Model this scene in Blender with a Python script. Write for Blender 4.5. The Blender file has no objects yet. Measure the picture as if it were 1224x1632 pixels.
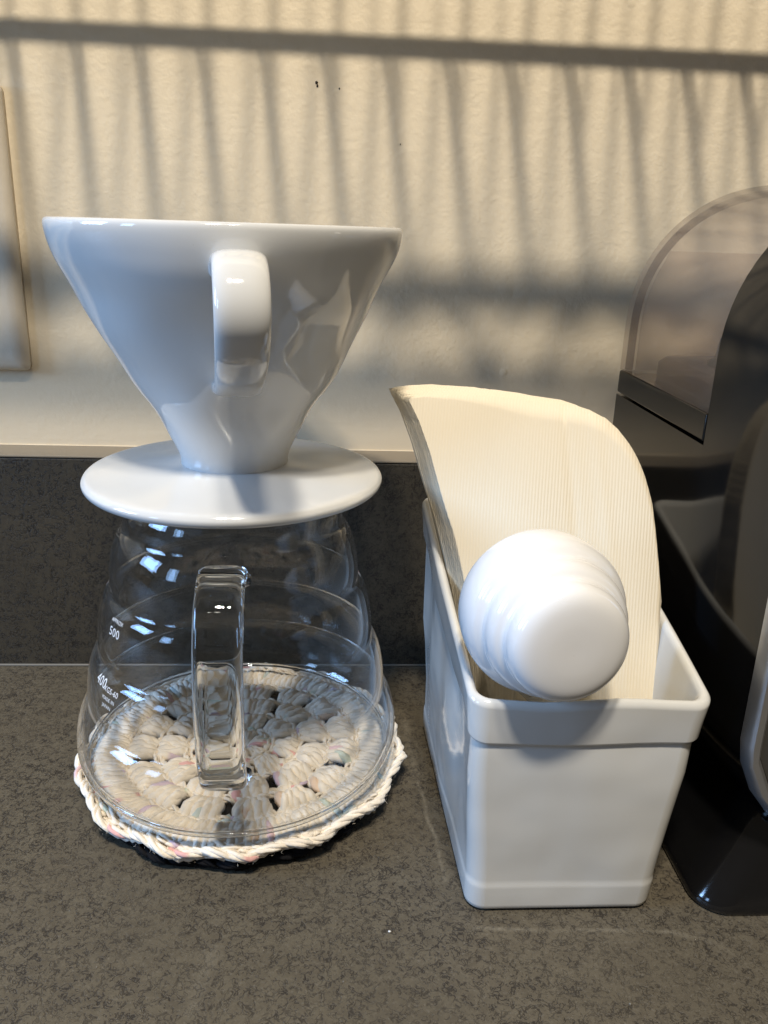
import bpy, bmesh, math, random
from mathutils import Vector, Matrix, noise

rad = math.radians
rng = random.Random(7)
sc = bpy.context.scene
COL = sc.collection

# ------------------------------------------------------------------ camera
PITCH, YAW, ROLL = rad(18.8), rad(3.7), rad(1.9)
CAM = Vector((0.0, -0.405, 0.216))
fwd = Vector((math.sin(YAW) * math.cos(PITCH), math.cos(YAW) * math.cos(PITCH), -math.sin(PITCH)))
r0 = Vector((math.cos(YAW), -math.sin(YAW), 0))
u0 = r0.cross(fwd)
RT = r0 * math.cos(ROLL) + u0 * math.sin(ROLL)
UP = -r0 * math.sin(ROLL) + u0 * math.cos(ROLL)
cd = bpy.data.cameras.new('camera')
cd.sensor_fit = 'VERTICAL'; cd.sensor_height = 36.0; cd.lens = 36.0 * 1330 / 1632
cd.clip_start = 0.01; cd.clip_end = 50
cam = bpy.data.objects.new('camera', cd); COL.objects.link(cam)
m = Matrix((RT, UP, -fwd)).transposed().to_4x4(); m.translation = CAM
cam.matrix_world = m
sc.camera = cam

# ------------------------------------------------------------------ light
world = bpy.data.worlds.new('World'); sc.world = world; world.use_nodes = True
bg = world.node_tree.nodes['Background']
bg.inputs[0].default_value = (1.0, 0.84, 0.62, 1); bg.inputs[1].default_value = 0.085

def area(name, loc, target, size, power, color, shape='DISK', size_y=None, spread=180):
    ld = bpy.data.lights.new(name, 'AREA'); ld.shape = shape; ld.size = size
    if size_y: ld.size_y = size_y
    ld.energy = power; ld.color = color; ld.spread = rad(spread)
    o = bpy.data.objects.new(name, ld); COL.objects.link(o)
    o.location = loc
    o.rotation_euler = (Vector(target) - Vector(loc)).to_track_quat('-Z', 'Y').to_euler()
    return o

WARM = (1.0, 0.905, 0.76)
AIM = Vector((0.02, -0.06, 0.2))
for i, (sx, sy, p) in enumerate(((-0.130, -0.565, 11.0), (-0.105, -0.575, 12.0), (0.03, -0.58, 7.0), (0.055, -0.575, 4.5))):
    area('ceiling_lamp', AIM + Vector((sx, sy, 1.0)) * 1.35, AIM, 0.11, p * 0.95, WARM)
WIN = (0.33, 0.58, 1.0)
wt = Vector((0.0, -0.12, 0.12))
area('window_pane_light', (-1.46, -0.37, 0.52), wt, 0.46, 18.0, WIN, 'RECTANGLE', 0.42)
area('window_pane_light', (-1.49, -0.37, 0.83), wt, 0.46, 2.8, WIN, 'RECTANGLE', 0.06)
area('window_pane_light', (-1.25, -1.02, 0.48), wt, 0.20, 3.2, WIN, 'RECTANGLE', 0.40)

sc.view_settings.view_transform = 'Standard'; sc.view_settings.look = 'None'
sc.view_settings.exposure = 0; sc.view_settings.gamma = 1
sc.render.engine = 'CYCLES'
cy = sc.cycles
cy.use_denoising = True
cy.max_bounces = 16; cy.transparent_max_bounces = 40; cy.transmission_bounces = 14; cy.glossy_bounces = 8
cy.diffuse_bounces = 5; cy.caustics_reflective = False; cy.caustics_refractive = False
cy.sample_clamp_indirect = 6

# ------------------------------------------------------------------ helpers
def meta(o, label=None, cat=None, group=None, kind=None):
    for k, v in (('label', label), ('category', cat), ('group', group), ('kind', kind)):
        if v: o[k] = v
    return o

def obj(name, bm, mat, parent=None, smooth=True, wn=False, sharp=None):
    if isinstance(bm, bmesh.types.BMesh):
        bmesh.ops.recalc_face_normals(bm, faces=bm.faces)
        me = bpy.data.meshes.new(name); bm.to_mesh(me); bm.free()
    else:
        me = bm
    if mat: me.materials.clear(); me.materials.append(mat)
    if smooth:
        for p in me.polygons: p.use_smooth = True
    if sharp: me.set_sharp_from_angle(angle=rad(sharp))
    o = bpy.data.objects.new(name, me); COL.objects.link(o)
    if parent: o.parent = parent
    if wn:
        w = o.modifiers.new('wn', 'WEIGHTED_NORMAL'); w.weight = 80; w.keep_sharp = True
    return o

def empty(name, loc=(0, 0, 0), rz=0):
    o = bpy.data.objects.new(name, None); COL.objects.link(o); o.location = loc
    o.rotation_euler.z = rz; o.empty_display_size = 0.02
    return o

def bm_new(): return bmesh.new()

def add_loops(bm, loops, closed=True, cap0=False, cap1=False):
    """bridge a list of point loops"""
    vs = [[bm.verts.new(p) for p in L] for L in loops]
    for a, b in zip(vs, vs[1:]):
        n = len(a)
        for i in range(n if closed else n - 1):
            j = (i + 1) % n
            bm.faces.new((a[i], a[j], b[j], b[i]))
    if cap0: bm.faces.new(vs[0][::-1])
    if cap1: bm.faces.new(vs[-1])
    return vs

def spline(pts, n):
    """catmull-rom through points (any dimension), n samples per span"""
    P = [Vector(p) for p in pts]
    P = [P[0] * 2 - P[1]] + P + [P[-1] * 2 - P[-2]]
    out = []
    for i in range(1, len(P) - 2):
        a, b, c, d = P[i - 1:i + 3]
        for k in range(n):
            t = k / n
            out.append(0.5 * ((2 * b) + (c - a) * t + (2 * a - 5 * b + 4 * c - d) * t * t + (3 * b - a - 3 * c + d) * t ** 3))
    out.append(P[-2].copy())
    return out

def lathe_bm(profile, seg=96, wob=None, bm=None):
    """profile: list of (r, z); closed top/bottom when r==0"""
    bm = bm or bm_new()
    loops = []
    for r, z in profile:
        L = []
        for k in range(seg):
            a = 2 * math.pi * k / seg
            rr = r + (wob(a, z, r) if wob else 0)
            L.append((rr * math.sin(a), -rr * math.cos(a), z))
        loops.append(L)
    add_loops(bm, loops)
    bmesh.ops.remove_doubles(bm, verts=bm.verts, dist=1e-6)
    return bm

def frames(path):
    T = []
    n = len(path)
    for i in range(n):
        a = path[max(i - 1, 0)]; b = path[min(i + 1, n - 1)]
        T.append((b - a).normalized())
    ref = Vector((0, 0, 1)) if abs(T[0].z) < 0.9 else Vector((1, 0, 0))
    N = (ref - T[0] * ref.dot(T[0])).normalized()
    out = []
    for t in T:
        N = (N - t * N.dot(t)).normalized()
        out.append((t, N, t.cross(N)))
    return out

def tube(bm, path, r, sides=8, cap=True, rf=None):
    path = [Vector(p) for p in path]
    loops = []
    for i, (p, (t, n, b)) in enumerate(zip(path, frames(path))):
        rr = r * (rf(i / (len(path) - 1)) if rf else 1)
        loops.append([p + n * (rr * math.cos(2 * math.pi * k / sides)) + b * (rr * math.sin(2 * math.pi * k / sides)) for k in range(sides)])
    return add_loops(bm, loops, cap0=cap, cap1=cap)

def strap(bm, path, w, th, side, sides=28, e=3.2, wf=None):
    """sweep a superellipse (w along the fixed side vector, th across) along a path"""
    path = [Vector(p) for p in path]; side = Vector(side).normalized()
    loops = []
    n = len(path)
    for i in range(n):
        t = (path[min(i + 1, n - 1)] - path[max(i - 1, 0)]).normalized()
        nn = t.cross(side).normalized()
        f = wf(i / (n - 1)) if wf else 1
        L = []
        for k in range(sides):
            a = 2 * math.pi * k / sides
            c, s = math.cos(a), math.sin(a)
            L.append(path[i] + side * (0.5 * w * f * math.copysign(abs(c) ** (2 / e), c)) + nn * (0.5 * th * math.copysign(abs(s) ** (2 / e), s)))
        loops.append(L)
    add_loops(bm, loops, cap0=True, cap1=True)
    return bm

def rrect(x0, x1, y0, y1, r, n=7, sub=6):
    """rounded rectangle loop, with extra points on the straights"""
    pts = []
    cs = ((x1 - r, y0 + r, -90), (x1 - r, y1 - r, 0), (x0 + r, y1 - r, 90), (x0 + r, y0 + r, 180))
    for i, (cx, cyy, a0) in enumerate(cs):
        for k in range(n + 1):
            a = rad(a0 + 90 * k / n)
            pts.append((cx + r * math.cos(a), cyy + r * math.sin(a)))
        nx = cs[(i + 1) % 4]; a1 = rad(nx[2])
        q = (nx[0] + r * math.cos(a1), nx[1] + r * math.sin(a1)); p = pts[-1]
        for k in range(1, sub):
            t = k / sub
            pts.append((p[0] + (q[0] - p[0]) * t, p[1] + (q[1] - p[1]) * t))
    return pts

def box_bm(x0, x1, y0, y1, z0, z1, bev=0.0, seg=2):
    bm = bm_new()
    bmesh.ops.create_cube(bm, size=1)
    for v in bm.verts:
        v.co = Vector(((x0 + x1) / 2 + v.co.x * (x1 - x0), (y0 + y1) / 2 + v.co.y * (y1 - y0), (z0 + z1) / 2 + v.co.z * (z1 - z0)))
    if bev:
        bmesh.ops.bevel(bm, geom=bm.edges[:], offset=bev, segments=seg, affect='EDGES', profile=0.5)
    return bm

# ------------------------------------------------------------------ materials
class NT:
    def __init__(s, name):
        s.mat = bpy.data.materials.new(name); s.mat.use_nodes = True
        s.t = s.mat.node_tree; s.n = s.t.nodes; s.l = s.t.links
        s.p = s.n['Principled BSDF']; s.out = s.n['Material Output']
    def add(s, typ, **kw):
        nd = s.n.new(typ)
        for k, v in kw.items():
            if k.startswith('_'): setattr(nd, k[1:], v)
            else:
                key = int(k[1:]) if k[0] == 'i' and k[1:].isdigit() else k.replace('__', ' ')
                if hasattr(v, 'is_output') or isinstance(v, bpy.types.NodeSocket): s.l.new(v, nd.inputs[key])
                else: nd.inputs[key].default_value = v
        return nd
    def math(s, op, a, b=None, c=None, clamp=False):
        nd = s.n.new('ShaderNodeMath'); nd.operation = op; nd.use_clamp = clamp
        for i, v in enumerate((a, b, c)):
            if v is None: continue
            if isinstance(v, bpy.types.NodeSocket): s.l.new(v, nd.inputs[i])
            else: nd.inputs[i].default_value = v
        return nd.outputs[0]
    def ramp(s, fac, stops):
        nd = s.n.new('ShaderNodeValToRGB'); s.l.new(fac, nd.inputs[0])
        el = nd.color_ramp.elements
        while len(el) < len(stops): el.new(0.5)
        for e, (p, c) in zip(el, stops):
            e.position = p; e.color = (c, c, c, 1) if not hasattr(c, '__len__') else (*c, 1)
        return nd.outputs[0]
    def mix(s, fac, a, b, blend='MIX'):
        nd = s.n.new('ShaderNodeMix'); nd.data_type = 'RGBA'; nd.blend_type = blend
        for idx, v in ((0, fac), (6, a), (7, b)):
            if isinstance(v, bpy.types.NodeSocket): s.l.new(v, nd.inputs[idx])
            elif idx == 0: nd.inputs[0].default_value = v
            else: nd.inputs[idx].default_value = (*v, 1)
        return nd.outputs[2]
    def noise(s, vec, scale, detail=3, rough=0.5, dist=0):
        nd = s.add('ShaderNodeTexNoise', Scale=scale, Detail=detail, Roughness=rough, Distortion=dist)
        if vec: s.l.new(vec, nd.inputs['Vector'])
        return nd.outputs['Fac']
    def coords(s, scale=(1, 1, 1), which='Object'):
        tc = s.n.new('ShaderNodeTexCoord')
        mp = s.n.new('ShaderNodeMapping'); mp.inputs['Scale'].default_value = scale
        s.l.new(tc.outputs[which], mp.inputs[0])
        return mp.outputs[0]
    def bump(s, h, strength=0.3, dist=0.001, normal=None):
        nd = s.add('ShaderNodeBump', Strength=strength, Distance=dist); s.l.new(h, nd.inputs['Height'])
        if normal: s.l.new(normal, nd.inputs['Normal'])
        return nd.outputs[0]
    def set(s, **kw):
        for k, v in kw.items():
            key = k.replace('_', ' ')
            if isinstance(v, bpy.types.NodeSocket): s.l.new(v, s.p.inputs[key])
            elif hasattr(v, '__len__') and len(v) == 3: s.p.inputs[key].default_value = (*v, 1)
            else: s.p.inputs[key].default_value = v
        return s

def mat_wall():
    s = NT('wall_paint'); v = s.coords()
    sep = s.add('ShaderNodeSeparateXYZ'); s.l.new(v, sep.inputs[0])
    n1 = s.noise(v, 420, 4, 0.6); n2 = s.noise(v, 170, 2); n3 = s.noise(v, 6, 2)
    vs = s.coords((14, 14, 420)); nb = s.noise(vs, 1.0, 4, 0.6)
    low = s.math('SMOOTH_MIN', 1, s.math('MULTIPLY', s.math('SUBTRACT', 0.158, sep.outputs[2]), 60), 0.1)
    low = s.math('MAXIMUM', low, 0)
    peel = s.math('ADD', s.math('MULTIPLY', n1, 0.55), s.math('MULTIPLY', n2, 0.75))
    peel = s.math('MULTIPLY', peel, s.math('SUBTRACT', 1, s.math('MULTIPLY', low, 0.45)))
    h = s.math('ADD', peel, s.math('MULTIPLY', s.math('MULTIPLY', nb, low), 0.20))
    # a few dabs of old paint
    vo = s.add('ShaderNodeTexVoronoi', Scale=26.0); s.l.new(v, vo.inputs['Vector'])
    dab = s.ramp(vo.outputs['Distance'], [(0.0, 1.0), (0.035, 0.9), (0.06, 0.0)])
    h = s.math('ADD', h, s.math('MULTIPLY', dab, 0.45))
    col = s.mix(n3, (0.785, 0.67, 0.49), (0.815, 0.71, 0.53))
    s.set(Base_Color=col, Roughness=0.62, Normal=s.bump(h, 0.46, 0.0008)); s.p.inputs['Specular IOR Level'].default_value = 0.3
    return s.mat

def mat_stone(marks=True, dark=1.0):
    s = NT('dark_stone'); v = s.coords()
    big = s.noise(v, 22, 3, 0.55); mid = s.noise(v, 150, 5, 0.68); fine = s.noise(v, 900, 3, 0.6)
    cell = s.noise(v, 380, 2.3, 0.58, 0.5)
    # thin dark contour rings round pale grains, where the patch noise allows it
    ring = s.math('ABSOLUTE', s.math('SUBTRACT', cell, 0.585))
    ring = s.ramp(ring, [(0.0, 1.0), (0.020, 0.85), (0.045, 0.0)])
    cell2 = s.noise(v, 800, 2.2, 0.6, 0.3)
    ring2 = s.ramp(s.math('ABSOLUTE', s.math('SUBTRACT', cell2, 0.61)), [(0.0, 1.0), (0.02, 0.7), (0.04, 0.0)])
    cell3 = s.noise(v, 290, 2.2, 0.6, 0.6)
    ring3 = s.ramp(s.math('ABSOLUTE', s.math('SUBTRACT', cell3, 0.60)), [(0.0, 1.0), (0.018, 0.8), (0.036, 0.0)])
    ring = s.math('MAXIMUM', ring, s.math('MULTIPLY', ring3, 1.0))
    patch = s.ramp(s.math('ADD', s.math('MULTIPLY', mid, 0.6), s.math('MULTIPLY', big, 0.4)), [(0.38, 0.30), (0.56, 1.0)])
    rr = s.math('MULTIPLY', s.math('MAXIMUM', ring, s.math('MULTIPLY', ring2, 0.7)), patch)
    base = s.mix(big, (0.088, 0.074, 0.051), (0.118, 0.102, 0.074))
    base = s.mix(s.math('MULTIPLY', s.ramp(mid, [(0.40, 0.0), (0.60, 1.0)]), 0.55), base, (0.062, 0.051, 0.035))
    base = s.mix(s.math('MULTIPLY', rr, 0.97), base, (0.022, 0.018, 0.014))
    base = s.mix(s.math('MULTIPLY', s.ramp(fine, [(0.55, 0.0), (0.75, 1.0)]), 0.35), base, (0.19, 0.175, 0.15))
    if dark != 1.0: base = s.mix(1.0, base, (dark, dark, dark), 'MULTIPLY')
    rough = s.math('ADD', 0.36, s.math('MULTIPLY', mid, 0.3))
    if marks:
        sep = s.add('ShaderNodeSeparateXYZ'); s.l.new(v, sep.inputs[0])
        X, Y = sep.outputs[0], sep.outputs[1]
        wx = s.math('ADD', X, s.math('MULTIPLY', s.math('SUBTRACT', s.noise(v, 60, 3), 0.5), 0.003))
        wy = s.math('ADD', Y, s.math('MULTIPLY', s.math('SUBTRACT', s.noise(v, 47, 3), 0.5), 0.003))
        brk = s.ramp(s.noise(v, 85, 3, 0.7), [(0.42, 0.0), (0.62, 1.0)])
        def seg(a, b, wd):
            # dried limescale line from a to b
            ax, ay = a; bx, by = b
            L = math.hypot(bx - ax, by - ay); tx, ty = (bx - ax) / L, (by - ay) / L
            u = s.math('ADD', s.math('MULTIPLY', s.math('SUBTRACT', wx, ax), tx), s.math('MULTIPLY', s.math('SUBTRACT', wy, ay), ty))
            w = s.math('ADD', s.math('MULTIPLY', s.math('SUBTRACT', wx, ax), -ty), s.math('MULTIPLY', s.math('SUBTRACT', wy, ay), tx))
            inn = s.math('MULTIPLY', s.math('GREATER_THAN', u, 0.0), s.math('LESS_THAN', u, L))
            g = s.math('SUBTRACT', 1, s.math('DIVIDE', s.math('ABSOLUTE', w), wd), clamp=True)
            return s.math('MULTIPLY', g, inn)
        tot = None
        for a, b, wd, st in MARKS:
            q = s.math('MULTIPLY', seg(a, b, wd), st)
            tot = q if tot is None else s.math('MAXIMUM', tot, q)
        tot = s.math('MULTIPLY', tot, s.math('ADD', 0.25, s.math('MULTIPLY', brk, 0.75)))
        base = s.mix(s.math('MULTIPLY', tot, 0.62), base, (0.30, 0.27, 0.21))
        rough = s.math('ADD', rough, s.math('MULTIPLY', tot, 0.2))
    s.set(Base_Color=base, Roughness=rough)
    h = s.math('SUBTRACT', s.math('MULTIPLY', mid, 0.25), s.math('MULTIPLY', rr, 0.8))
    s.set(Normal=s.bump(h, 0.35, 0.0005)); s.p.inputs['Specular IOR Level'].default_value = 0.42
    return s.mat

def mat_ceramic(name, col=(0.635, 0.64, 0.635), rough=0.07, wave=0.25):
    s = NT(name); v = s.coords()
    n = s.noise(v, 38, 1, 0.4); sp = s.noise(v, 900, 1)
    speck = s.ramp(sp, [(0.80, 0.0), (0.83, 1.0)])
    s.set(Base_Color=s.mix(s.math('MULTIPLY', speck, 0.25), col, (0.45, 0.4, 0.35)), Roughness=rough,
          Normal=s.bump(n, wave, 0.004))
    s.p.inputs['Specular IOR Level'].default_value = 0.78
    return s.mat

def thin_glass(name, tint=(0.998, 0.996, 0.992), edge=(0.62, 0.66, 0.68), refl=1.0, rough=0.0, haze=0.0, hazecol=(0.5, 0.48, 0.45), wave=None, epow=6, bend=None):
    """thin clear wall: straight transmission plus Schlick reflection"""
    s = NT(name); s.n.remove(s.p)
    geo = s.n.new('ShaderNodeNewGeometry')
    nrm = None
    if wave:
        v = s.coords(); nrm = s.bump(s.noise(v, wave[0], 1, 0.4), wave[1], 0.004)
    dot = s.n.new('ShaderNodeVectorMath'); dot.operation = 'DOT_PRODUCT'
    s.l.new(geo.outputs['Incoming'], dot.inputs[0]); s.l.new(nrm or geo.outputs['Normal'], dot.inputs[1])
    c = s.math('SUBTRACT', 1, s.math('ABSOLUTE', dot.outputs['Value']), clamp=True)
    f = s.math('ADD', 0.04, s.math('MULTIPLY', s.math('POWER', c, 5), 0.96))
    f = s.math('MULTIPLY', f, refl, clamp=True)
    tr = s.n.new('ShaderNodeBsdfTransparent')
    s.l.new(s.mix(s.math('POWER', c, epow), tint, edge), tr.inputs[0])
    gl = s.add('ShaderNodeBsdfGlossy', Roughness=rough)
    if nrm: s.l.new(nrm, gl.inputs['Normal'])
    mx = s.n.new('ShaderNodeMixShader'); s.l.new(f, mx.inputs[0]); s.l.new(tr.outputs[0], mx.inputs[1]); s.l.new(gl.outputs[0], mx.inputs[2])
    last = mx.outputs[0]
    if bend:
        # near grazing the wall's thickness bends what lies behind it
        gb = s.add('ShaderNodeBsdfGlass', Roughness=0.0, IOR=1.47)
        m3 = s.n.new('ShaderNodeMixShader'); s.l.new(s.ramp(c, [(bend[0], 0.0), (bend[1], 1.0)]), m3.inputs[0])
        s.l.new(last, m3.inputs[1]); s.l.new(gb.outputs[0], m3.inputs[2]); last = m3.outputs[0]
    if haze:
        df = s.n.new('ShaderNodeBsdfDiffuse'); df.inputs[0].default_value = (*hazecol, 1)
        m2 = s.n.new('ShaderNodeMixShader'); m2.inputs[0].default_value = haze
        s.l.new(last, m2.inputs[1]); s.l.new(df.outputs[0], m2.inputs[2]); last = m2.outputs[0]
    s.l.new(last, s.out.inputs[0])
    return s.mat

def mat_glass():
    s = NT('solid_glass')
    s.set(Base_Color=(0.98, 0.99, 0.985), Roughness=0.0, IOR=1.47)
    s.p.inputs['Transmission Weight'].default_value = 1.0
    return s.mat

def mat_yarn(name, black=False):
    s = NT(name); v = s.coords()
    at = s.n.new('ShaderNodeAttribute'); at.attribute_name = 'dye'
    n = s.noise(v, 700, 3); n2 = s.noise(v, 160, 2)
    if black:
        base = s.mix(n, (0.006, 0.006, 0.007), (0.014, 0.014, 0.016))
    else:
        base = s.mix(s.math('MULTIPLY', n2, 0.35), at.outputs['Color'], (0.62, 0.53, 0.42))
    s.set(Base_Color=base, Roughness=0.95, Normal=s.bump(n, 0.5, 0.0006))
    s.p.inputs['Specular IOR Level'].default_value = 0.1
    s.p.inputs['Sheen Weight'].default_value = 0.0 if black else 0.25
    return s.mat

def mat_paper():
    s = NT('filter_paper')
    uv = s.n.new('ShaderNodeUVMap'); uv.uv_map = 'rib'
    sep = s.add('ShaderNodeSeparateXYZ'); s.l.new(uv.outputs[0], sep.inputs[0])
    v = s.coords()
    wob = s.math('MULTIPLY', s.noise(v, 55, 3), 1.6)
    ph = s.math('ADD', s.math('MULTIPLY', sep.outputs[0], 2 * math.pi / 0.00105), wob)
    rib = s.math('MULTIPLY', s.math('ADD', s.math('SINE', ph), 1), 0.5)
    cr = s.noise(v, 1300, 2, 0.6); soft = s.noise(v, 30, 2)
    h = s.math('ADD', s.math('MULTIPLY', rib, s.math('ADD', 0.35, s.math('MULTIPLY', soft, 0.9))), s.math('MULTIPLY', cr, 0.35))
    col = s.mix(s.math('MULTIPLY', rib, 0.5), (0.785, 0.70, 0.545), (0.82, 0.745, 0.60))
    s.set(Base_Color=col, Roughness=0.9, Normal=s.bump(h, 0.26, 0.00030))
    s.p.inputs['Specular IOR Level'].default_value = 0.15
    s.p.inputs['Subsurface Weight'].default_value = 0.0
    return s.mat

def mat_plain(name, col, rough=0.3, metal=0.0, spec=0.5, bump=None):
    s = NT(name); v = s.coords()
    n = s.noise(v, 300, 3)
    d = tuple(min(1, c * 1.06 + 0.0005) for c in col)
    s.set(Base_Color=s.mix(n, col, d), Roughness=s.math('ADD', rough, s.math('MULTIPLY', n, rough * 0.25)), Metallic=metal)
    s.p.inputs['Specular IOR Level'].default_value = spec
    if bump: s.set(Normal=s.bump(s.noise(v, bump[0], 2), bump[1], 0.003))
    return s.mat

MARKS = [((0.0475, -0.193), (0.112, -0.1955), 0.0012, 0.55), ((0.112, -0.1955), (0.124, -0.199), 0.0016, 0.30),
         ((0.036, -0.115), (0.0395, -0.150), 0.0011, 0.7), ((0.0395, -0.150), (0.0415, -0.172), 0.0012, 0.45),
         ((0.034, -0.070), (0.036, -0.115), 0.0022, 0.30),
         ((-0.036, -0.197), (-0.040, -0.222), 0.0045, 0.30), ((0.121, -0.197), (0.130, -0.206), 0.003, 0.22)]
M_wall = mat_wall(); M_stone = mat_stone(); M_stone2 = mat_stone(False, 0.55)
M_cer = mat_ceramic('white_porcelain', wave=0.16); M_box = mat_ceramic('box_glaze', (0.635, 0.635, 0.615), 0.10, 0.30)
M_scoop = mat_ceramic('scoop_glaze', (0.765, 0.765, 0.77), 0.09, 0.08)
M_glass = thin_glass('carafe_glass', refl=0.9, wave=(60, 0.06), bend=(0.62, 0.90)); M_solid = mat_glass()
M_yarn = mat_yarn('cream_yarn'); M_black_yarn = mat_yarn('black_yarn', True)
M_paper = mat_paper()
M_black = mat_plain('gloss_black_plastic', (0.005, 0.005, 0.0053), 0.085, spec=0.32, bump=(25, 0.03))
M_foot = mat_plain('gloss_black_foot', (0.005, 0.005, 0.0055), 0.10, spec=0.7)
M_grey = mat_plain('dark_grey_plastic', (0.05, 0.048, 0.044), 0.35)
M_silver = mat_plain('silver_trim', (0.50, 0.51, 0.53), 0.32, 0.9)
M_tank = thin_glass('smoky_tank', (0.965, 0.94, 0.925), (0.40, 0.36, 0.36), 0.9, 0.03, 0.05, (0.50, 0.46, 0.44), epow=5)
M_tankrim = thin_glass('smoky_tank_edge', (0.66, 0.62, 0.61), (0.25, 0.22, 0.22), 1.0, 0.03, 0.10, (0.34, 0.31, 0.30))
M_plate = mat_plain('plate_plastic', (0.62, 0.55, 0.44), 0.42, bump=(400, 0.05))
M_caulk = mat_plain('caulk', (0.16, 0.145, 0.12), 0.6)
M_ledge = mat_plain('ledge_strip', (0.27, 0.225, 0.165), 0.55)
M_wire = mat_plain('wire_coating', (0.35, 0.34, 0.33), 0.4)
M_dark = mat_plain('dirt', (0.03, 0.022, 0.016), 0.8)
M_white = mat_plain('printed_white', (0.72, 0.72, 0.72), 0.5)

# ------------------------------------------------------------------ setting
def sheet(name, corners, mat, kind='structure', parent=None):
    bm = bm_new(); bm.faces.new([bm.verts.new(c) for c in corners])
    return meta(obj(name, bm, mat, parent, smooth=False), kind=kind)

BST = 0.1093
wall = meta(obj('wall', box_bm(-0.9, 0.9, 0.0, 0.1, -0.02, 0.75), M_wall, smooth=False), kind='structure')
counter = meta(obj('countertop', box_bm(-0.9, 0.9, -0.62, 0.0, -0.03, 0.0, 0.0), M_stone, smooth=False), kind='structure')
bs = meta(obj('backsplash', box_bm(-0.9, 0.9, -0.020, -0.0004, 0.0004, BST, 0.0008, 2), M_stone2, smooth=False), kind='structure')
bm = bm_new(); tube(bm, [(-0.9, -0.0202, 0.0004), (0.9, -0.0202, 0.0004)], 0.0007, 6)
obj('caulk_joint', bm, M_caulk, counter)
bm = bm_new(); tube(bm, [(-0.9 + i * 0.02, -0.0004, BST + 0.0003 + 0.0004 * noise.noise(Vector((i * 0.7, 0, 0)))) for i in range(91)], 0.0011, 6)
obj('caulk_joint', bm, M_wall, bs)
bm = box_bm(-0.9, 0.9, -0.0203, -0.0008, BST + 0.0002, BST + 0.0012, 0.0003, 2)
obj('ledge_strip', bm, M_ledge, bs, smooth=False)
# specks of dirt on the paint
for (x, z, r) in ((-0.0095, 0.2748, 0.00075), (-0.0090, 0.2735, 0.0006), (0.0005, 0.2728, 0.0004), (0.028, 0.2515, 0.0003)):
    bm = bm_new(); bmesh.ops.create_icosphere(bm, subdivisions=1, radius=r)
    for v in bm.verts:
        v.co = Vector((v.co.x * rng.uniform(0.6, 1.2), v.co.y * 0.35, v.co.z * rng.uniform(0.8, 1.5))) + Vector((x, -0.0001, z))
    obj('paint_speck', bm, M_dark, wall)

for (x, y, r) in ((0.020, -0.1935, 0.0005), (0.0045, -0.181, 0.0003), (-0.07, -0.205, 0.00035), (0.09, -0.222, 0.0004), (-0.105, -0.19, 0.0003), (0.005, -0.212, 0.0003), (-0.02, -0.2, 0.00025)):
    bm = bm_new(); bmesh.ops.create_icosphere(bm, subdivisions=1, radius=r)
    for v in bm.verts: v.co = Vector((v.co.x * rng.uniform(0.6, 1.4), v.co.y * rng.uniform(0.6, 1.3), v.co.z * 0.6)) + Vector((x, y, r * 0.45))
    obj('crumb', bm, M_white if r > 0.0004 else M_caulk, counter)
# wall plate at the left border
pl = empty('wall_plate', (-0.178, 0, 0.147))
bm = bm_new()
L = []
for ins, yy in ((0.0, -0.0003), (0.0, -0.0022), (0.0005, -0.0036), (0.0016, -0.0047), (0.0034, -0.0054), (0.007, -0.0058)):
    L.append([(x, yy, z) for x, z in rrect(-0.035 + ins, 0.035 - ins, 0.0 + ins, 0.1215 - ins, max(0.0028 - ins * 0.3, 0.0008), 5, 2)])
add_loops(bm, L, cap0=True, cap1=True)
obj('plate', bm, M_plate, pl, wn=True)
meta(pl, 'beige plastic wall plate cut off by the left border', 'wall plate')

# wire shelf fixed to the wall just above the picture, the one that throws the striped shadow
SH = 0.3170
shf = empty('wire_shelf', (0, 0, SH))
def wire(name, path, r=0.0021, sides=8, rf=None):
    bm = bm_new(); tube(bm, path, r, sides, rf=rf); return obj(name, bm, M_wire, shf)
for d, r in ((0.018, 0.0025), (0.0790, 0.0056), (0.1025, 0.0048)):
    wire('rail', [(-0.55, -d, 0), (0.45, -d, 0)], r)
for i in range(36):
    x = -0.50 + i * 0.0259
    wire('rod', [(x, -0.0185, -0.0008), (x, -0.079, 0.0060)], 0.0030)
    wire('upright', [(x, -0.046, 0.0080), (x, -0.046, 0.1700)], 0.0017)
wire('rail', [(-0.55, -0.046, 0.171), (0.45, -0.046, 0.171)], 0.0024)
for k in range(3):  # extra unseen wires, added to dim the lower wall and backsplash
    wire('rail', [(-0.55, -0.116 - k * 0.014, 0.004), (0.45, -0.116 - k * 0.014, 0.004)], 0.0018)
zig = []
for i in range(27):
    zig.append((-0.53 + i * 0.037, -0.081 if i % 2 else -0.1010, 0.0))
wire('zigzag_wire', spline(zig, 5), 0.0034, 6)
for x in (-0.45, 0.35):
    wire('bracket', [(x, 0.0, 0.02), (x, -0.03, 0.0), (x, -0.144, 0.0)], 0.0028)
meta(shf, 'grey wire shelf above the picture that throws the striped shadow on the wall', 'shelf')

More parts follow.
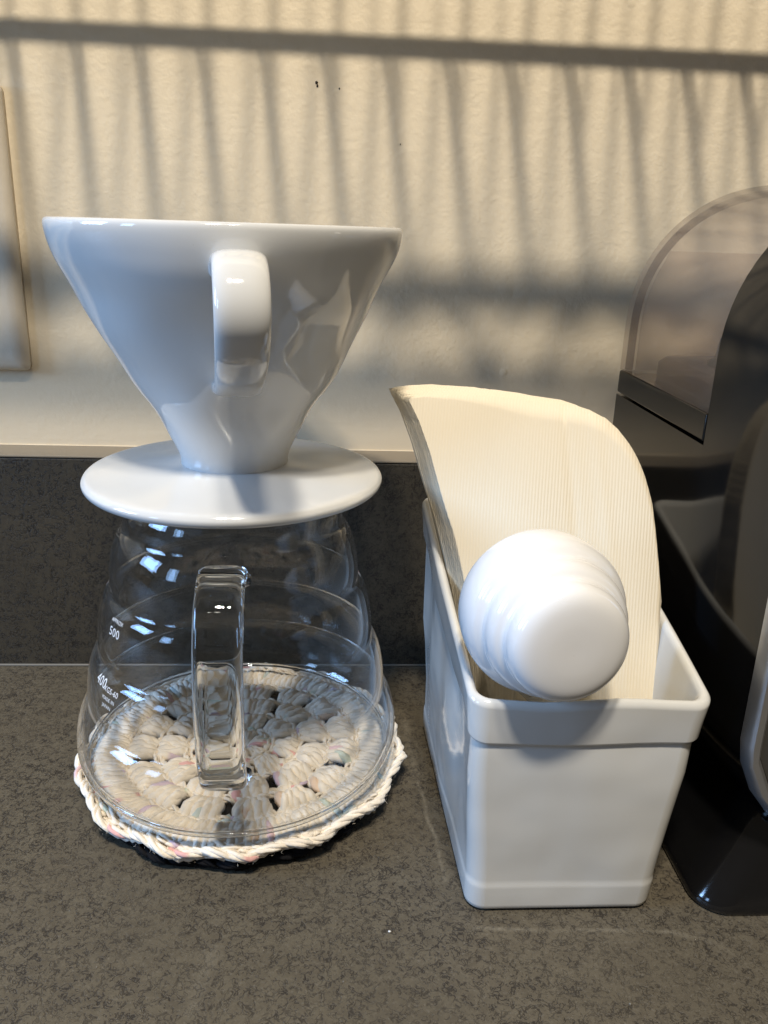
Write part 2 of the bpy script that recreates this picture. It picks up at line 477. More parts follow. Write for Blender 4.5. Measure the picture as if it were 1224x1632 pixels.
# ------------------------------------------------------------------ crocheted pads
AX, AY = -0.0365, -0.108
def ply_strand(bm, path, r, dye, layer, turns=1.5, plies=3, sides=5, taper=True, fat=0.62, spread=0.5):
    """a plied yarn: a few thin tubes twisting round the path"""
    path = [Vector(p) for p in path]
    fr = frames(path)
    n = len(path)
    ph0 = rng.uniform(0, 6.28)
    for k in range(plies):
        pp = []
        for i in range(n):
            t = i / (n - 1)
            a = ph0 + 2 * math.pi * (k / plies + turns * t)
            w = r * spread * (math.sin(math.pi * min(max(t, 0.12), 0.88)) ** 0.4 if taper else 1)
            pp.append(path[i] + fr[i][1] * (w * math.cos(a)) + fr[i][2] * (w * math.sin(a)))
        v = tube(bm, pp, r * fat, sides)
        for gi, ring in enumerate(v):
            if gi % 4 == 0: c = dye() if callable(dye) else dye
            for q in ring: q[layer] = (*c, 1)

CREAM = (0.86, 0.79, 0.68)
FLECK = [(0.72, 0.30, 0.32), (0.50, 0.38, 0.58), (0.42, 0.58, 0.62), (0.46, 0.58, 0.48), (0.75, 0.52, 0.36), (0.70, 0.45, 0.52)]
def dye_fn(p=0.06):
    st = {'c': None, 'n': 0}
    def f():
        if st['n'] > 0:
            st['n'] -= 1; return st['c']
        if rng.random() < p * 0.28:
            st['c'] = rng.choice(FLECK); st['c'] = tuple(a * 0.8 + b * 0.2 for a, b in zip(st['c'], CREAM)); st['n'] = rng.randint(1, 3)
            return st['c']
        k = rng.uniform(0.93, 1.05)
        return tuple(c * k for c in CREAM)
    return f

def pol(r, a, z): return Vector((r * math.sin(a), -r * math.cos(a), z))

def fluff(bm, amp=0.00042):
    # uneven cotton: push the strands about at stitch scale
    for v in bm.verts:
        q = v.co * 520
        v.co += Vector((noise.noise(q), noise.noise(q + Vector((9, 0, 0))), 1.3 * noise.noise(q + Vector((0, 9, 0))))) * amp
        q = v.co * 170
        v.co += Vector((noise.noise(q), noise.noise(q + Vector((7, 0, 0))), noise.noise(q + Vector((0, 7, 0))))) * amp * 1.6

def make_pad(name, loc, R, mat, rot, full=True, lift=None):
    root = empty(name, loc, rot)
    lift = lift or (lambda a, r: 0)
    dye = dye_fn()
    scal = lambda a: 1 + 0.019 * math.sin(14 * a + 0.7 + 0.8 * math.sin(3 * a)) + 0.006 * math.sin(5 * a)
    # border: a chain of interlocked V stitches
    bm = bm_new(); lay = bm.verts.layers.float_color.new('dye')
    N = 42
    for i in range(N):
        a0 = 2 * math.pi * i / N; da = 2 * math.pi / N
        for s in (-1, 1):
            pts = []
            for t, rr, zz in ((-0.25, 0.10, 0.0006), (0.05, 0.45, 0.0016), (0.45, 0.95, 0.0024), (0.85, 1.0, 0.0020), (1.2, 0.55, 0.0010), (1.42, 0.15, 0.0000)):
                a = a0 + da * t
                jit = 0.00025 * rng.uniform(-1, 1)
                r = (R - 0.0034) * scal(a) + s * rr * 0.0026 + jit
                pts.append(pol(r, a, 0.0020 + zz * 0.85 + lift(a, r) + jit))
            ply_strand(bm, spline(pts, 3), 0.00155, dye, lay, turns=0.9)
    # strand under the border that carries it
    for off, zz in ((-0.0012, 0.0012), (0.0012, 0.0014)):
        pts = [pol((R - 0.0034) * scal(2 * math.pi * k / 120) + off, 2 * math.pi * k / 120, zz + lift(2 * math.pi * k / 120, R)) for k in range(121)]
        ply_strand(bm, pts, 0.0013, CREAM, lay, turns=50, plies=2, sides=4, taper=False)
    fluff(bm, 0.00022); obj('border_chain', bm, mat, root)
    # rings of stitch clusters with holes between them
    rings = [(0.0020, 0.0110, 6, 3), (0.0120, 0.0225, 8, 4), (0.0235, 0.0345, 11, 4), (0.0355, 0.0465, 15, 4), (0.0475, R - 0.0050, 44, 3)]
    for (ra, rb, n, posts) in rings:
        bm = bm_new(); lay = bm.verts.layers.float_color.new('dye')
        ph = rng.uniform(0, 1)
        for i in range(n):
            ac = 2 * math.pi * (i + ph) / n
            wide = 2 * math.pi / n * (rng.uniform(0.68, 0.80) if n < 40 else 1.0); ac += rng.uniform(-0.06, 0.06) * 6.28 / n
            for k in range(posts):
                a = ac + wide * ((k + 0.5) / posts - 0.5)
                sk = rng.uniform(-0.25, 0.25) * wide / posts
                mid = 0.5 * (ra + rb)
                pts = [pol(ra - 0.0006, a * 0.6 + ac * 0.4 - sk, 0.0012), pol(ra + 0.002, a * 0.85 + ac * 0.15, 0.0032), pol(mid, a, 0.0038 + rng.uniform(-.0006, .0008)),
                       pol(rb - 0.002, a, 0.0036), pol(rb + 0.0006, a + sk, 0.0018)]
                for p in pts: p.z += lift(a, p.length)
                ply_strand(bm, spline(pts, 3), min(0.0026, 0.5 * wide / posts * mid * 1.75), dye, lay, turns=rng.uniform(0.5, 1.1), fat=0.74, spread=0.36, sides=6)
            # chain loops that tie the cluster heads
        K = max(10, int(2 * math.pi * rb / 0.0042))
        for i in range(K):
            a = 2 * math.pi * i / K; da = 2 * math.pi / K
            for s in (-1, 1):
                pts = [pol(rb + s * o, a + da * t, zz + lift(a, rb)) for t, o, zz in ((-0.2, 0.0002, 0.0022), (0.2, 0.0011, 0.0038), (0.7, 0.0013, 0.0040), (1.2, 0.0002, 0.0024))]
                ply_strand(bm, spline(pts, 2), 0.00120, dye, lay, turns=0.7, plies=2)
        fluff(bm); obj('stitch_ring', bm, mat, root)
        if not full: break
    # loose fibres
    bm = bm_new(); lay = bm.verts.layers.float_color.new('dye')
    for i in range(1700):
        a = rng.uniform(0, 6.283); r = R * scal(a) - 0.0062 * rng.random() ** 1.5 + 0.0002 if i % 3 else R * math.sqrt(rng.random())
        p = pol(r, a, rng.uniform(0.001, 0.0052) + lift(a, r))
        d = Vector((rng.gauss(0, 1), rng.gauss(0, 1), rng.gauss(0.2, 0.8))).normalized() * rng.uniform(0.0006, 0.0019)
        bnd = Vector((rng.gauss(0, 1), rng.gauss(0, 1), rng.gauss(0, 1))) * 0.0003
        w = d.cross(Vector((rng.gauss(0, 1), rng.gauss(0, 1), rng.gauss(0, 1)))).normalized() * 0.000035
        v = [bm.verts.new(q) for q in (p - w, p + w, p + d * .5 + bnd + w, p + d * .5 + bnd - w, p + d + w * .4)]
        for q in v: q[lay] = (*CREAM, 1)
        bm.faces.new((v[0], v[1], v[2], v[3])); bm.faces.new((v[3], v[2], v[4]))
    meta(obj('loose_fibres', bm, mat, root), kind='stuff')
    return root

wave = lambda a, r: (0.0012 * math.sin(14 * a + 2.2 + 0.8 * math.sin(3 * a)) + 0.0006 * math.sin(4 * a)) * max(0, (r - 0.052) / 0.014)
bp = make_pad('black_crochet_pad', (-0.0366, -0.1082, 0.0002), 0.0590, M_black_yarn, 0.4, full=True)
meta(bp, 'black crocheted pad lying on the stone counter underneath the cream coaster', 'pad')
cp = make_pad('cream_crochet_coaster', (-0.0357, -0.1040, 0.0058), 0.0655, M_yarn, 0.0, full=True, lift=wave)
meta(cp, 'cream crocheted cotton coaster with pink and lilac flecks under the glass carafe', 'coaster')

# ------------------------------------------------------------------ glass carafe
ZB = 0.0122
sv = empty('glass_carafe', (AX, AY, ZB))
outer = [(0.0, 0.0), (0.050, 0.0), (0.0555, 0.0010), (0.0600, 0.0040), (0.0622, 0.0085), (0.0628, 0.013), (0.0623, 0.019), (0.0606, 0.0252), (0.0585, 0.0285), (0.0572, 0.0298),
         (0.0574, 0.0322), (0.0573, 0.0375), (0.0561, 0.0445), (0.0540, 0.0500), (0.0520, 0.0520),
         (0.0521, 0.0546), (0.0520, 0.0600), (0.0507, 0.0675), (0.0487, 0.0735), (0.0463, 0.0760), (0.0464, 0.0788),
         (0.0462, 0.0840), (0.0447, 0.0910), (0.0425, 0.0965), (0.0405, 0.0990), (0.0402, 0.1015), (0.0394, 0.1060), (0.0372, 0.1105), (0.0352, 0.1125)]
prof = [(p.x, p.y) for p in spline([(a, b, 0) for a, b in outer[1:]], 4)]
for _ in range(3):   # soft, blown grooves
    prof = [prof[0]] + [((a[0] + 2 * b[0] + c_[0]) / 4, (a[1] + 2 * b[1] + c_[1]) / 4) for a, b, c_ in zip(prof, prof[1:], prof[2:])] + [prof[-1]]
def inset(pr, t):
    out = []
    n = len(pr)
    for i in range(n):
        a = Vector(pr[max(i - 1, 0)]); b = Vector(pr[min(i + 1, n - 1)])
        d = (b - a).normalized(); nn = Vector((-d.y, d.x))
        q = Vector(pr[i]) + nn * t
        out.append((max(q.x, 0.001), q.y))
    return out
inner = [q for q in inset(prof, 0.0018)]
outer_full = [(0.0, 0.0008), (0.03, 0.0006)] + prof
inner_full = [(0.0, 0.0026), (0.03, 0.0024)] + [q for q in inner if q[1] > 0.0016]
profile = outer_full + [(prof[-1][0] - 0.0004, prof[-1][1] + 0.0008), (inner[-1][0] + 0.0004, inner[-1][1] + 0.0008)] + inner_full[::-1]
bm = lathe_bm(profile, 128)
# the wall swells and pinches a little, as blown glass does
obj('vessel', bm, M_glass, sv)
SVR = sorted([(z, r) for r, z in prof])
def sv_r(z):
    for (z0, ra), (z1, rb) in zip(SVR, SVR[1:]):
        if z0 <= z <= z1 and z1 > z0: return ra + (rb - ra) * (z - z0) / (z1 - z0)
    return SVR[0][1]
bm = lathe_bm([(0.0592 + 0.0007 * math.cos(a), 0.0046 + 0.0009 * math.sin(a)) for a in [2 * math.pi * k / 12 for k in range(13)]], 96)
obj('base_ring', bm, M_solid, sv)
# handle
hd = rad(2.0)
hp = [(0.0445, 0.0975), (0.050, 0.1015), (0.058, 0.1010), (0.0665, 0.0955), (0.0725, 0.084), (0.0748, 0.070), (0.0742, 0.056), (0.0718, 0.0435), (0.0680, 0.0345), (0.0630, 0.0302), (0.0598, 0.0298)]
hd_side = (math.cos(hd), math.sin(hd), 0)
path = [pol(p.x, hd, p.y - 0.0038 * min(1, max(0, (p.y - 0.03) / 0.02))) for p in spline([(a, b, 0) for a, b in hp], 6)]
bm = bm_new(); strap(bm, path, 0.0152, 0.0062, hd_side, 32, 3.4, lambda t: 1.0 + 0.14 * max(0, 1 - t * 9) ** 2 + 0.14 * max(0, 1 - (1 - t) * 9) ** 2)
obj('handle', bm, M_solid, sv)
meta(sv, 'clear glass beehive carafe with strap handle standing on the cream coaster', 'carafe')

# white print wrapped on the glass
def wrap_text(txt, size, theta, z, off=0.00025, name='print'):
    cu = bpy.data.curves.new('t', 'FONT'); cu.body = txt; cu.size = size; cu.align_x = 'CENTER'; cu.align_y = 'CENTER'; cu.resolution_u = 3
    cu.space_character = 1.05
    to = bpy.data.objects.new('t', cu); COL.objects.link(to)
    dg = bpy.context.evaluated_depsgraph_get(); dg.update()
    me = bpy.data.meshes.new_from_object(to.evaluated_get(dg))
    bpy.data.objects.remove(to)
    bmx = bm_new(); bmx.from_mesh(me)
    bmesh.ops.subdivide_edges(bmx, edges=bmx.edges[:], cuts=1)
    rc = sv_r(z)
    for v in bmx.verts:
        zz = z + v.co.y * 0.96
        r = sv_r(zz) + off
        a = theta + v.co.x / rc
        v.co = pol(r, a, zz)
    me2 = bpy.data.meshes.new(name); bmx.to_mesh(me2); bmx.free()
    return obj(name, me2, M_white, sv, smooth=False)
for t_, s_, th_, z_ in (('APPROX', 0.0019, -49.0, 0.0722), ('500', 0.0045, -49.5, 0.0682), ('400', 0.0048, -54.5, 0.0488), ('XGS-60', 0.0027, -46.5, 0.0480), ('MADE IN', 0.0019, -47.0, 0.0450), ('JAPAN', 0.0019, -47.5, 0.0424)):
    wrap_text(t_, s_, rad(th_), z_, name='printed_text')

# ------------------------------------------------------------------ porcelain dripper
dr = empty('coffee_dripper', (AX + 0.0006, AY, 0.0))
cone_out = [(0.0200, 0.1315), (0.0192, 0.1350), (0.0204, 0.1395), (0.0250, 0.1480), (0.0296, 0.1565), (0.0362, 0.1675), (0.0448, 0.1835), (0.0493, 0.1915), (0.0543, 0.2015),
            (0.0567, 0.2075), (0.0578, 0.2115), (0.0581, 0.2145), (0.0576, 0.2158), (0.0567, 0.2162)]
cone_in = [(0.0557, 0.2157), (0.0549, 0.2140), (0.0525, 0.2060), (0.0460, 0.1935), (0.0300, 0.1640), (0.0180, 0.1420), (0.0110, 0.1300), (0.0110, 0.1240)]
def wob(a, z, r):
    if z < 0.139 or r < 0.015: return 0
    k = min(1, (z - 0.139) / 0.02) * min(1, max(0, (0.213 - z) / 0.02))
    return 0.0007 * k * (math.sin(3 * a + z * 95) + 0.6 * math.sin(5 * a - z * 150 + 1.3) + 0.6 * math.sin(z * 260 + 2 * a))
po = [(p.x, p.y) for p in spline([(a, b, 0) for a, b in cone_out], 4)] + [(p.x, p.y) for p in spline([(a, b, 0) for a, b in cone_in], 3)]
obj('cone', lathe_bm(po, 128, wob), M_cer, dr)
# spiral ribs inside the cone
for k in range(12):
    pts = []
    for i in range(9):
        t = i / 8; z = 0.146 + t * 0.062
        r = 0.0202 + (z - 0.146) * (0.0530 - 0.0202) / 0.062
        pts.append(pol(r - 0.0002, 2 * math.pi * k / 12 + t * 1.1, z))
    bm = bm_new(); tube(bm, pts, 0.0011, 6); obj('inner_rib', bm, M_cer, dr)
sauc = [(r, z + 0.0037) for r, z in [(0.0185, 0.1305), (0.0215, 0.1302), (0.028, 0.1292), (0.038, 0.1282), (0.047, 0.1275), (0.0520, 0.1269), (0.0535, 0.1257), (0.0538, 0.1245), (0.0532, 0.1232), (0.0515, 0.1224), (0.045, 0.1222),
        (0.040, 0.1220), (0.0370, 0.1217), (0.0360, 0.1208), (0.0355, 0.1188), (0.0345, 0.1180), (0.0325, 0.1180), (0.0315, 0.1190), (0.030, 0.1210), (0.012, 0.1215), (0.012, 0.1290)]]
obj('saucer', lathe_bm([(p.x, p.y) for p in spline([(a, b, 0) for a, b in sauc], 4)], 128), M_cer, dr)
ha = rad(9.0)
hp = [(0.0500, 0.2012), (0.0580, 0.2055), (0.0665, 0.2062), (0.0738, 0.2033), (0.0778, 0.1975), (0.0778, 0.1912), (0.0738, 0.1848), (0.0672, 0.1795), (0.0594, 0.1752), (0.0510, 0.1715), (0.0420, 0.1685), (0.0350, 0.1672)]
path = [pol(p.x, ha, p.y) for p in spline([(a, b, 0) for a, b in hp], 6)]
bm = bm_new(); strap(bm, path, 0.0150, 0.0062, (math.cos(ha), math.sin(ha), 0), 32, 2.7, lambda t: 1 + 0.10 * max(0, 1 - t * 6) + 0.10 * max(0, 1 - (1 - t) * 6) - 0.04 * t)
obj('handle', bm, M_cer, dr)
meta(dr, 'white porcelain pour-over coffee dripper sitting on top of the glass carafe', 'coffee dripper')

# ------------------------------------------------------------------ white box
bx = empty('ceramic_box', (0.0, 0.0, 0.0))
YF, YB = -0.1905, -0.068
def ztop(y): return 0.0825 + (0.1090 - 0.0825) * (y - YF) / (YB - YF)
def rect_at(f, ins=0.0):
    # f 0 at the foot, 1 at the rim
    return (0.0463 + (0.0416 - 0.0463) * f + ins, 0.1098 + (0.1172 - 0.1098) * f - ins, -0.1862 + (YF + 0.1862) * f + ins, -0.0725 + (YB + 0.0725) * f - ins)
levels = []   # (f, inset, kind, value) kind a: absolute z, t: below the top
for f, ins, k, v in ((0.0, 0.0035, 'a', 0.0006), (0.0, 0.0012, 'a', 0.0006), (0.0, 0.0003, 'a', 0.0014), (0.005, 0.0, 'a', 0.0030), (0.10, 0.0, 'a', 0.0100), (0.115, 0.0001, 'a', 0.0112), (0.125, 0.0003, 'a', 0.0120), (0.14, 0.0004, 'a', 0.0135),
                     (0.30, 0.0004, 'a', 0.0260), (0.50, 0.0004, 'a', 0.042), (0.66, 0.0004, 'a', 0.055), (0.79, 0.0011, 't', 0.0172), (0.81, 0.0014, 't', 0.0160), (0.815, 0.0004, 't', 0.0152), (0.825, 0.0, 't', 0.0142), (0.90, 0.0, 't', 0.0080),
                     (0.985, 0.0, 't', 0.0022), (1.0, 0.0002, 't', 0.0012), (1.0, 0.0008, 't', 0.0004), (1.0, 0.0016, 't', 0.0), (1.0, 0.0024, 't', 0.0003), (1.0, 0.0031, 't', 0.0011), (1.0, 0.0035, 't', 0.0024), (0.8, 0.0040, 't', 0.015),
                     (0.4, 0.0042, 'a', 0.035), (0.10, 0.0050, 'a', 0.010), (0.07, 0.0075, 'a', 0.0072)):
    x0, x1, y0, y1 = rect_at(f, ins)
    loop = []
    for x, y in rrect(x0, x1, y0, y1, max(0.0062 - ins * 0.6, 0.002), 7, 8):
        # hand-made sides: slightly bowed
        bow = (0.0013 * math.sin(y * 70 + 0.8) + 0.0006 * math.sin(y * 160 + f * 5)) * (1 if x < 0.07 else -0.6) * math.sin(min(1, f) * 3.1) * (1 if ins < 0.003 else 0)
        z = v if k == 'a' else ztop(y) - v
        yb = 0.0006 * min(1, f * 3) * math.sin(x * 110 + f * 3.5) * (1 if y < -0.15 else 0)
        sk = -0.0046 * (y - YF) / (YB - YF) * (1.0 if x < 0.07 else 0.35)
        loop.append((x + bow + sk, y + yb, z + (0.0004 * math.sin(x * 150 + y * 60) if k == 't' and f > 0.9 else 0)))
    levels.append(loop)
bm = bm_new(); add_loops(bm, levels, cap0=True, cap1=True)
obj('body', bm, M_box, bx, wn=True)
meta(bx, 'white glazed ceramic box with open top holding the paper filters', 'box')

# ------------------------------------------------------------------ paper filters
TL = math.tan(rad(16)); PX, PY, PZ = 0.0475, -0.137, 0.0965
def g(x):
    u = x - PX
    return PY - 0.363 * u + 2.5 * u * u
def dg(x): return -0.363 + 5.0 * (x - PX)
def surf(x, z, dep=0.0):
    n_ = Vector((-dg(x), 1, -TL)).normalized()
    return Vector((x, g(x) + (z - PZ) * TL, z)) + n_ * dep
def pix(px, py):
    d = (fwd * 1330 + RT * (px - 612) - UP * (py - 816)).normalized()
    lo, hi = 0.05, 0.45
    for _ in range(60):
        k = 0.5 * (lo + hi); q = CAM + d * k
        if q.y < g(q.x) + (q.z - PZ) * TL: lo = k
        else: hi = k
    return (q.x, q.z)
TOP = [pix(*p) for p in ((649, 636), (675, 632), (720, 630), (760, 631), (800, 634), (850, 640), (900, 646), (935, 652), (965, 665), (990, 688), (1012, 720), (1028, 757), (1040, 802), (1046, 852), (1050, 900), (1054, 960))]
LEFT = [pix(*p) for p in ((649, 636), (667, 672), (685, 722), (693, 752), (705, 796), (716, 832), (724, 855), (733, 897), (741, 936))]
RIGHT = [pix(*p) for p in ((1054, 960), (1050, 1010), (1047, 1060), (1045, 1115))]
tb = 0.0085
s_l, t_l = LEFT[-1]; k_l = (LEFT[-1][0] - LEFT[-4][0]) / (LEFT[-1][1] - LEFT[-4][1])
LEFT.append((s_l + k_l * (tb - t_l) * 0.9, tb))
RIGHT.append((RIGHT[-1][0] - 0.006, tb))
def interp(pts, s, key=0):
    pts = sorted(pts, key=lambda p: p[key])
    if s <= pts[0][key]: return pts[0][1 - key]
    for a, b in zip(pts, pts[1:]):
        if s <= b[key]: 
            return a[1 - key] + (b[1 - key] - a[1 - key]) * (s - a[key]) / max(b[key] - a[key], 1e-9)
    return pts[-1][1 - key]
tmax = max(p[1] for p in TOP)
def make_sheet(i, n, thick):
    """one flattened cone filter: rows between its straight left edge and curved right edge"""
    bm = bm_new(); uvl = bm.loops.layers.uv.new('rib')
    Rr, Cc = (26, 64) if i == 0 else (20, 22)
    f = i / (n - 1)
    smin, smax = TOP[0][0], max(p[0] for p in TOP + RIGHT)
    gx = 0.00018 * rng.uniform(-1, 1); gy = 0.0004 * rng.uniform(-1, 1)
    ph = rng.uniform(0, 9)
    grid = []
    for c in range(Cc + 1):
        s = smin + (smax - smin) * (c / Cc)
        tt = interp(TOP, s)
        if s <= LEFT[-1][0]: b = interp(LEFT, s)
        else: b = tb
        if c == 0: b = tt - 0.0004
        col = []
        for r in range(Rr + 1):
            t = b + (tt - b) * r / Rr
            ss = s
            # pull the right-hand columns in to the right edge
            if s > RIGHT[-1][0] - 0.002:
                lim = interp(RIGHT, t, 1) if t < RIGHT[0][1] else 9
                ss = min(s, lim)
            if r == Rr: t += 0.00045 * noise.noise(Vector((s * 900, ph, 0)))
            if c == Cc: ss += 0.0003 * noise.noise(Vector((t * 700, ph, 3)))
            up = min(1, max(0, (t - 0.095) / (tmax - 0.095)))
            dep = f * thick + 0.0025 * up ** 3 * (1 - f) + 0.0005 * math.sin(ss * 160 + 0.3) + 0.0006 * math.exp(-((ss - 0.0835 + (t - 0.12) * 0.12) / 0.0012) ** 2) - 0.0004 * math.exp(-((ss - 0.094 + (t - 0.12) * 0.15) / 0.0016) ** 2)
            ss -= f * (0.34 * thick + 0.0044 + 0.0026 * up) * max(0, 1 - max(0, ss - 0.075) / 0.03)
            p = surf(ss + gx, t + gy + f * 0.0035 * up, dep)
            col.append((bm.verts.new(p), ss, t))
        grid.append(col)
    for c in range(Cc):
        for r in range(Rr):
            q = (grid[c][r], grid[c + 1][r], grid[c + 1][r + 1], grid[c][r + 1])
            fc = bm.faces.new([v[0] for v in q])
            for lp, v in zip(fc.loops, q): lp[uvl].uv = (v[1] - v[2] * 0.04, v[2])
    bmesh.ops.remove_doubles(bm, verts=bm.verts, dist=1e-6)
    return bm
fs = empty('filter_stack', (0, 0, 0))
NSH = 34
for i in range(NSH):
    o = obj('filter_sheet', make_sheet(i, NSH, 0.0125), M_paper, fs)
    so = o.modifiers.new('paper', 'SOLIDIFY'); so.thickness = 0.00029; so.offset = -1
meta(fs, 'stack of cream paper cone filters leaning in the white ceramic box', 'paper filters')

# ------------------------------------------------------------------ porcelain scoop
SC = Vector((0.0642, -0.1765, 0.1063))
vc = (CAM - SC).normalized()
A = (vc * math.cos(rad(29)) + (RT * 0.65 - UP * 0.76).normalized() * math.sin(rad(29))).normalized()
U = A.cross(Vector((0, 0, 1))).normalized(); V = U.cross(A).normalized()
spt = [(0.0215, -0.0065), (0.0232, -0.0082), (0.0245, -0.0072), (0.0253, -0.003), (0.0255, 0.001), (0.0251, 0.0045), (0.0240, 0.0072), (0.0224, 0.0088), (0.0217, 0.0098), (0.0217, 0.0118), (0.0213, 0.0142), (0.0202, 0.0162), (0.0187, 0.0174),
       (0.0181, 0.0184), (0.0181, 0.0204), (0.0176, 0.0228), (0.0162, 0.0249), (0.0135, 0.0263), (0.0090, 0.0270), (0.0045, 0.0272), (0.0, 0.0272)]
spi = [(0.0, 0.0238), (0.009, 0.0234), (0.0140, 0.0205), (0.0180, 0.012), (0.0212, 0.001), (0.0214, -0.0055)]
pr = [(p.x, p.y) for p in spline([(a, b, 0) for a, b in spt], 4)]
pr[-1] = (0.0, pr[-1][1])
pi_ = [(max(p.x, 0), p.y) for p in spline([(a, b, 0) for a, b in spi], 3)]
bm = lathe_bm(pr + pi_, 80)
Mx = Matrix((U, V, A)).transposed()
for v in bm.verts: v.co = SC + Mx @ v.co
spn = empty('coffee_scoop', (0, 0, 0))
obj('bowl', bm, M_scoop, spn)
h0 = SC + A * (-0.0045) - V * 0.0235
path = spline([h0 + V * 0.003, h0 - V * 0.004 - A * 0.001, Vector((0.0715, -0.1640, 0.066)), Vector((0.0740, -0.1650, 0.045)), Vector((0.0755, -0.1670, 0.022))], 6)
bm = bm_new(); strap(bm, path, 0.0105, 0.0050, U, 24, 2.5)
obj('handle', bm, M_scoop, spn)
meta(spn, 'white porcelain coffee scoop resting bowl-first on the front of the ceramic box', 'coffee scoop')

# ------------------------------------------------------------------ coffee machine
mc = empty('coffee_machine', (0.19, -0.11, 0))
MXC = 0.190
def arch(inset=0.0, z0=0.055, n=18, left=0.1262):
    """left half of the hood from z0 up to the crown, then mirrored"""
    cx, cz, a_, b_ = MXC, 0.178, MXC - left - inset, 0.0607 - inset
    pts = [(left + inset, z0), (left + inset, 0.5 * (z0 + cz))]
    for k in range(n + 1):
        t = math.pi / 2 * k / n
        e = 2.15
        pts.append((cx - a_ * math.cos(t) ** (2 / e), cz + b_ * math.sin(t) ** (2 / e)))
    return pts
def full_section(inset=0.0, zlow=None):
    L_ = arch(inset, 0.066 if zlow is None else zlow)
    if zlow is None:
        low = [(0.1640, 0.0235), (0.1520, 0.0270), (0.1410, 0.0345), (0.1335, 0.0440), (0.1285, 0.0550)]
        low = [(x + inset * 0.75, z + inset * 0.75) for x, z in low]
        L_ = low + L_
    R_ = [(2 * MXC - x, z) for x, z in L_[:-1]][::-1]
    return L_ + R_
def place(o):
    o.location = (-0.19, 0.11, 0); return o
def extrude(sec, ys, insets=None, caps=True):
    bm = bm_new()
    add_loops(bm, [[(x, y, z) for x, z in s] for s, y in zip(sec, ys)], cap0=caps, cap1=caps)
    return bm
YFR, YSE, YBK = -0.1870, -0.1338, -0.040
NOSE = 0.0050
F0 = full_section()
nose = [(YSE + (YFR - YSE) * k / 12, NOSE * (k / 12) ** 2) for k in range(13)]
place(obj('front_body', extrude([full_section(i_) for y_, i_ in nose], [y_ for y_, i_ in nose]), M_black, mc, wn=True, sharp=38))
# rear housing below the tank
def lower_section(z1, inset=0.0):
    low = [(0.1640, 0.0235), (0.1520, 0.0270), (0.1410, 0.0345), (0.1335, 0.0440), (0.1285, 0.0550), (0.1262, 0.066), (0.1262, 0.10)]
    low = [(x + inset, z + inset) for x, z in low] + [(0.1262 + inset, z1 - inset)]
    return low + [(2 * MXC - x, z) for x, z in low][::-1]
LB = lower_section(0.1490); LB1 = lower_section(0.1490, 0.0006)
place(obj('rear_body', extrude([LB1, LB, LB], [YBK + 0.0006, YBK, YSE + 0.00002]), M_black, mc, wn=True, sharp=38))
bm = box_bm(0.1262, 2 * MXC - 0.1262, YSE + 0.0012, YBK, 0.1498, 0.1597, 0.0009, 3)
place(obj('tank_base', bm, M_black, mc, wn=True, sharp=38))
# smoky tank: hood shell with a back panel
def shell(i0, i1, ys, z0, top=None):
    bm = bm_new()
    a = arch(i0, z0); b = arch(i1, z0)
    a = a + [(2 * MXC - x, z) for x, z in a[:-1]][::-1]; b = b + [(2 * MXC - x, z) for x, z in b[:-1]][::-1]
    sec = a + b[::-1]
    add_loops(bm, [[(x, y, z) for x, z in sec] for y in ys])
    n = len(a)
    for yi, flip in ((0, 0), (len(ys) - 1, 1)):
        y = ys[yi]
        va = [bm.verts.new((x, y, z)) for x, z in a]; vb = [bm.verts.new((x, y, z)) for x, z in b]
        for k in range(n - 1): bm.faces.new((va[k], va[k + 1], vb[k + 1], vb[k]))
    bmesh.ops.remove_doubles(bm, verts=bm.verts, dist=1e-6)
    return bm
tk = place(obj('water_tank', shell(0.0003, 0.0022, [YSE + 0.0008, YBK], 0.1600), M_tank, mc, wn=True, sharp=38))
obj('tank_rim', shell(0.0024, 0.0052, [YBK - 0.0022, YBK - 0.0002], 0.1600), M_tankrim, tk, wn=True, sharp=38)
obj('tank_rim', shell(0.0024, 0.0040, [YSE + 0.0010, YSE + 0.0022], 0.1600), M_tankrim, tk, wn=True, sharp=38)
zl = 0.2105
sec = [(x, z) for x, z in arch(0.0056, 0.1605) if z < zl]; xe = sec[-1][0]
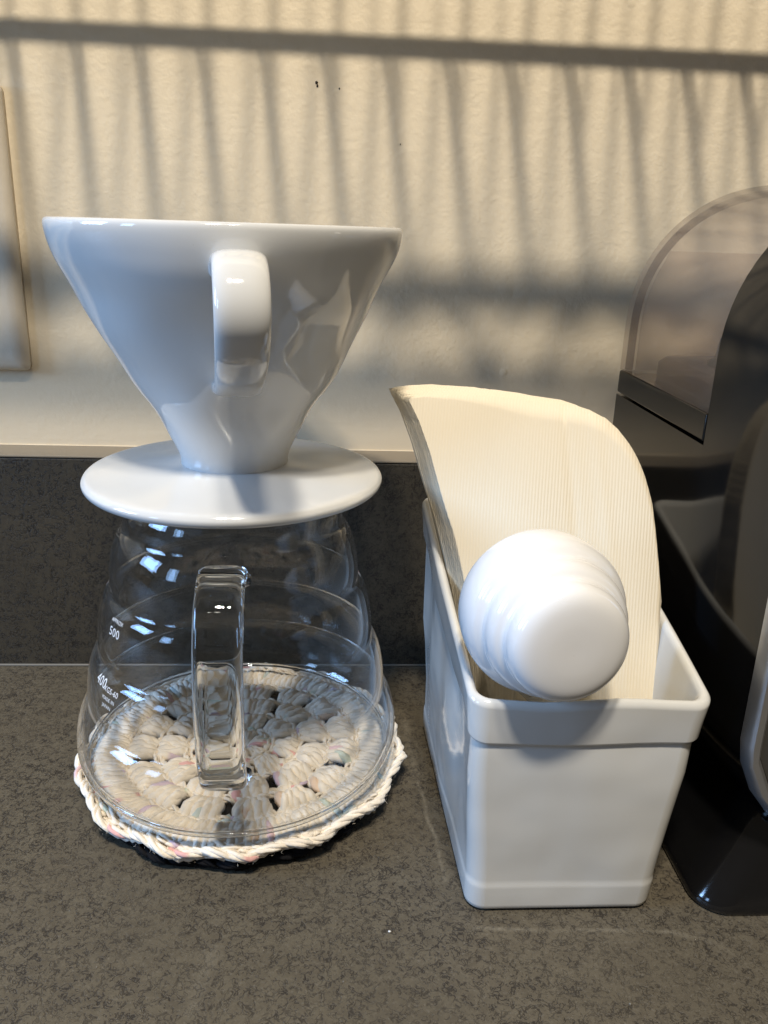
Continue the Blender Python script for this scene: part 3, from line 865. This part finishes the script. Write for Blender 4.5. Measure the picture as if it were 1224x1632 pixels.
sec = sec + [(sec[-1][0] + 0.001, zl)]; sec = sec + [(2 * MXC - x, z) for x, z in sec][::-1]
obj('tank_back', extrude([sec, sec], [YBK - 0.004, YBK - 0.0056]), M_tank, tk, smooth=False)
# inner well with the valve seat, seen dimly through the tank
bm = bm_new()
add_loops(bm, [[(x, y, z) for x, y in rrect(0.136 + i, 0.244 - i, YSE + 0.010 + i, YBK - 0.012 - i, 0.008, 5, 3)] for i, z in ((0, 0.1602), (0, 0.166), (0.002, 0.1685), (0.012, 0.170))], cap1=True)
obj('tank_floor', bm, M_tankrim, tk, wn=True, sharp=38)
bm = lathe_bm([(0.0, 0.181), (0.008, 0.181), (0.0095, 0.1795), (0.0105, 0.172), (0.013, 0.1702), (0.013, 0.1690)], 32)
for v in bm.verts: v.co += Vector((0.158, -0.088, 0))
obj('valve', bm, M_grey, tk)
# front: silver rim round a dark panel
bm = bm_new()
S = [full_section(i) for i in (NOSE - 0.0012, NOSE - 0.0006, NOSE + 0.0006, NOSE + 0.0026, NOSE + 0.0038, NOSE + 0.0038)]
add_loops(bm, [[(x, y, z) for x, z in s] for s, y in zip(S, (YFR + 0.003, YFR - 0.0012, YFR - 0.0026, YFR - 0.0026, YFR - 0.0014, YFR + 0.003))])
place(obj('silver_trim', bm, M_silver, mc, wn=True, sharp=38))
P_ = full_section(NOSE + 0.0040)
place(obj('front_panel', extrude([P_, P_], [YFR - 0.0004, YFR - 0.0012]), M_grey, mc, smooth=False))
# flared foot
bm = bm_new(); Lf = []
for t, z in ((0.02, 0.0003), (0.0, 0.0010), (0.0, 0.0024), (0.05, 0.0045), (0.25, 0.0105), (0.5, 0.0185), (0.75, 0.0270), (1.0, 0.0360)):
    ix = 0.0225 * t; iy = 0.0125 * t
    Lf.append([(x, y, z) for x, y in rrect(0.1243 + ix, 2 * MXC - 0.1243 - ix, -0.1900 + iy, -0.038 - iy * 0.4, 0.0115, 9, 4)])
add_loops(bm, Lf, cap0=True, cap1=True)
place(obj('foot', bm, M_foot, mc))
meta(mc, 'glossy black coffee machine with smoky water tank at the right border', 'coffee machine')
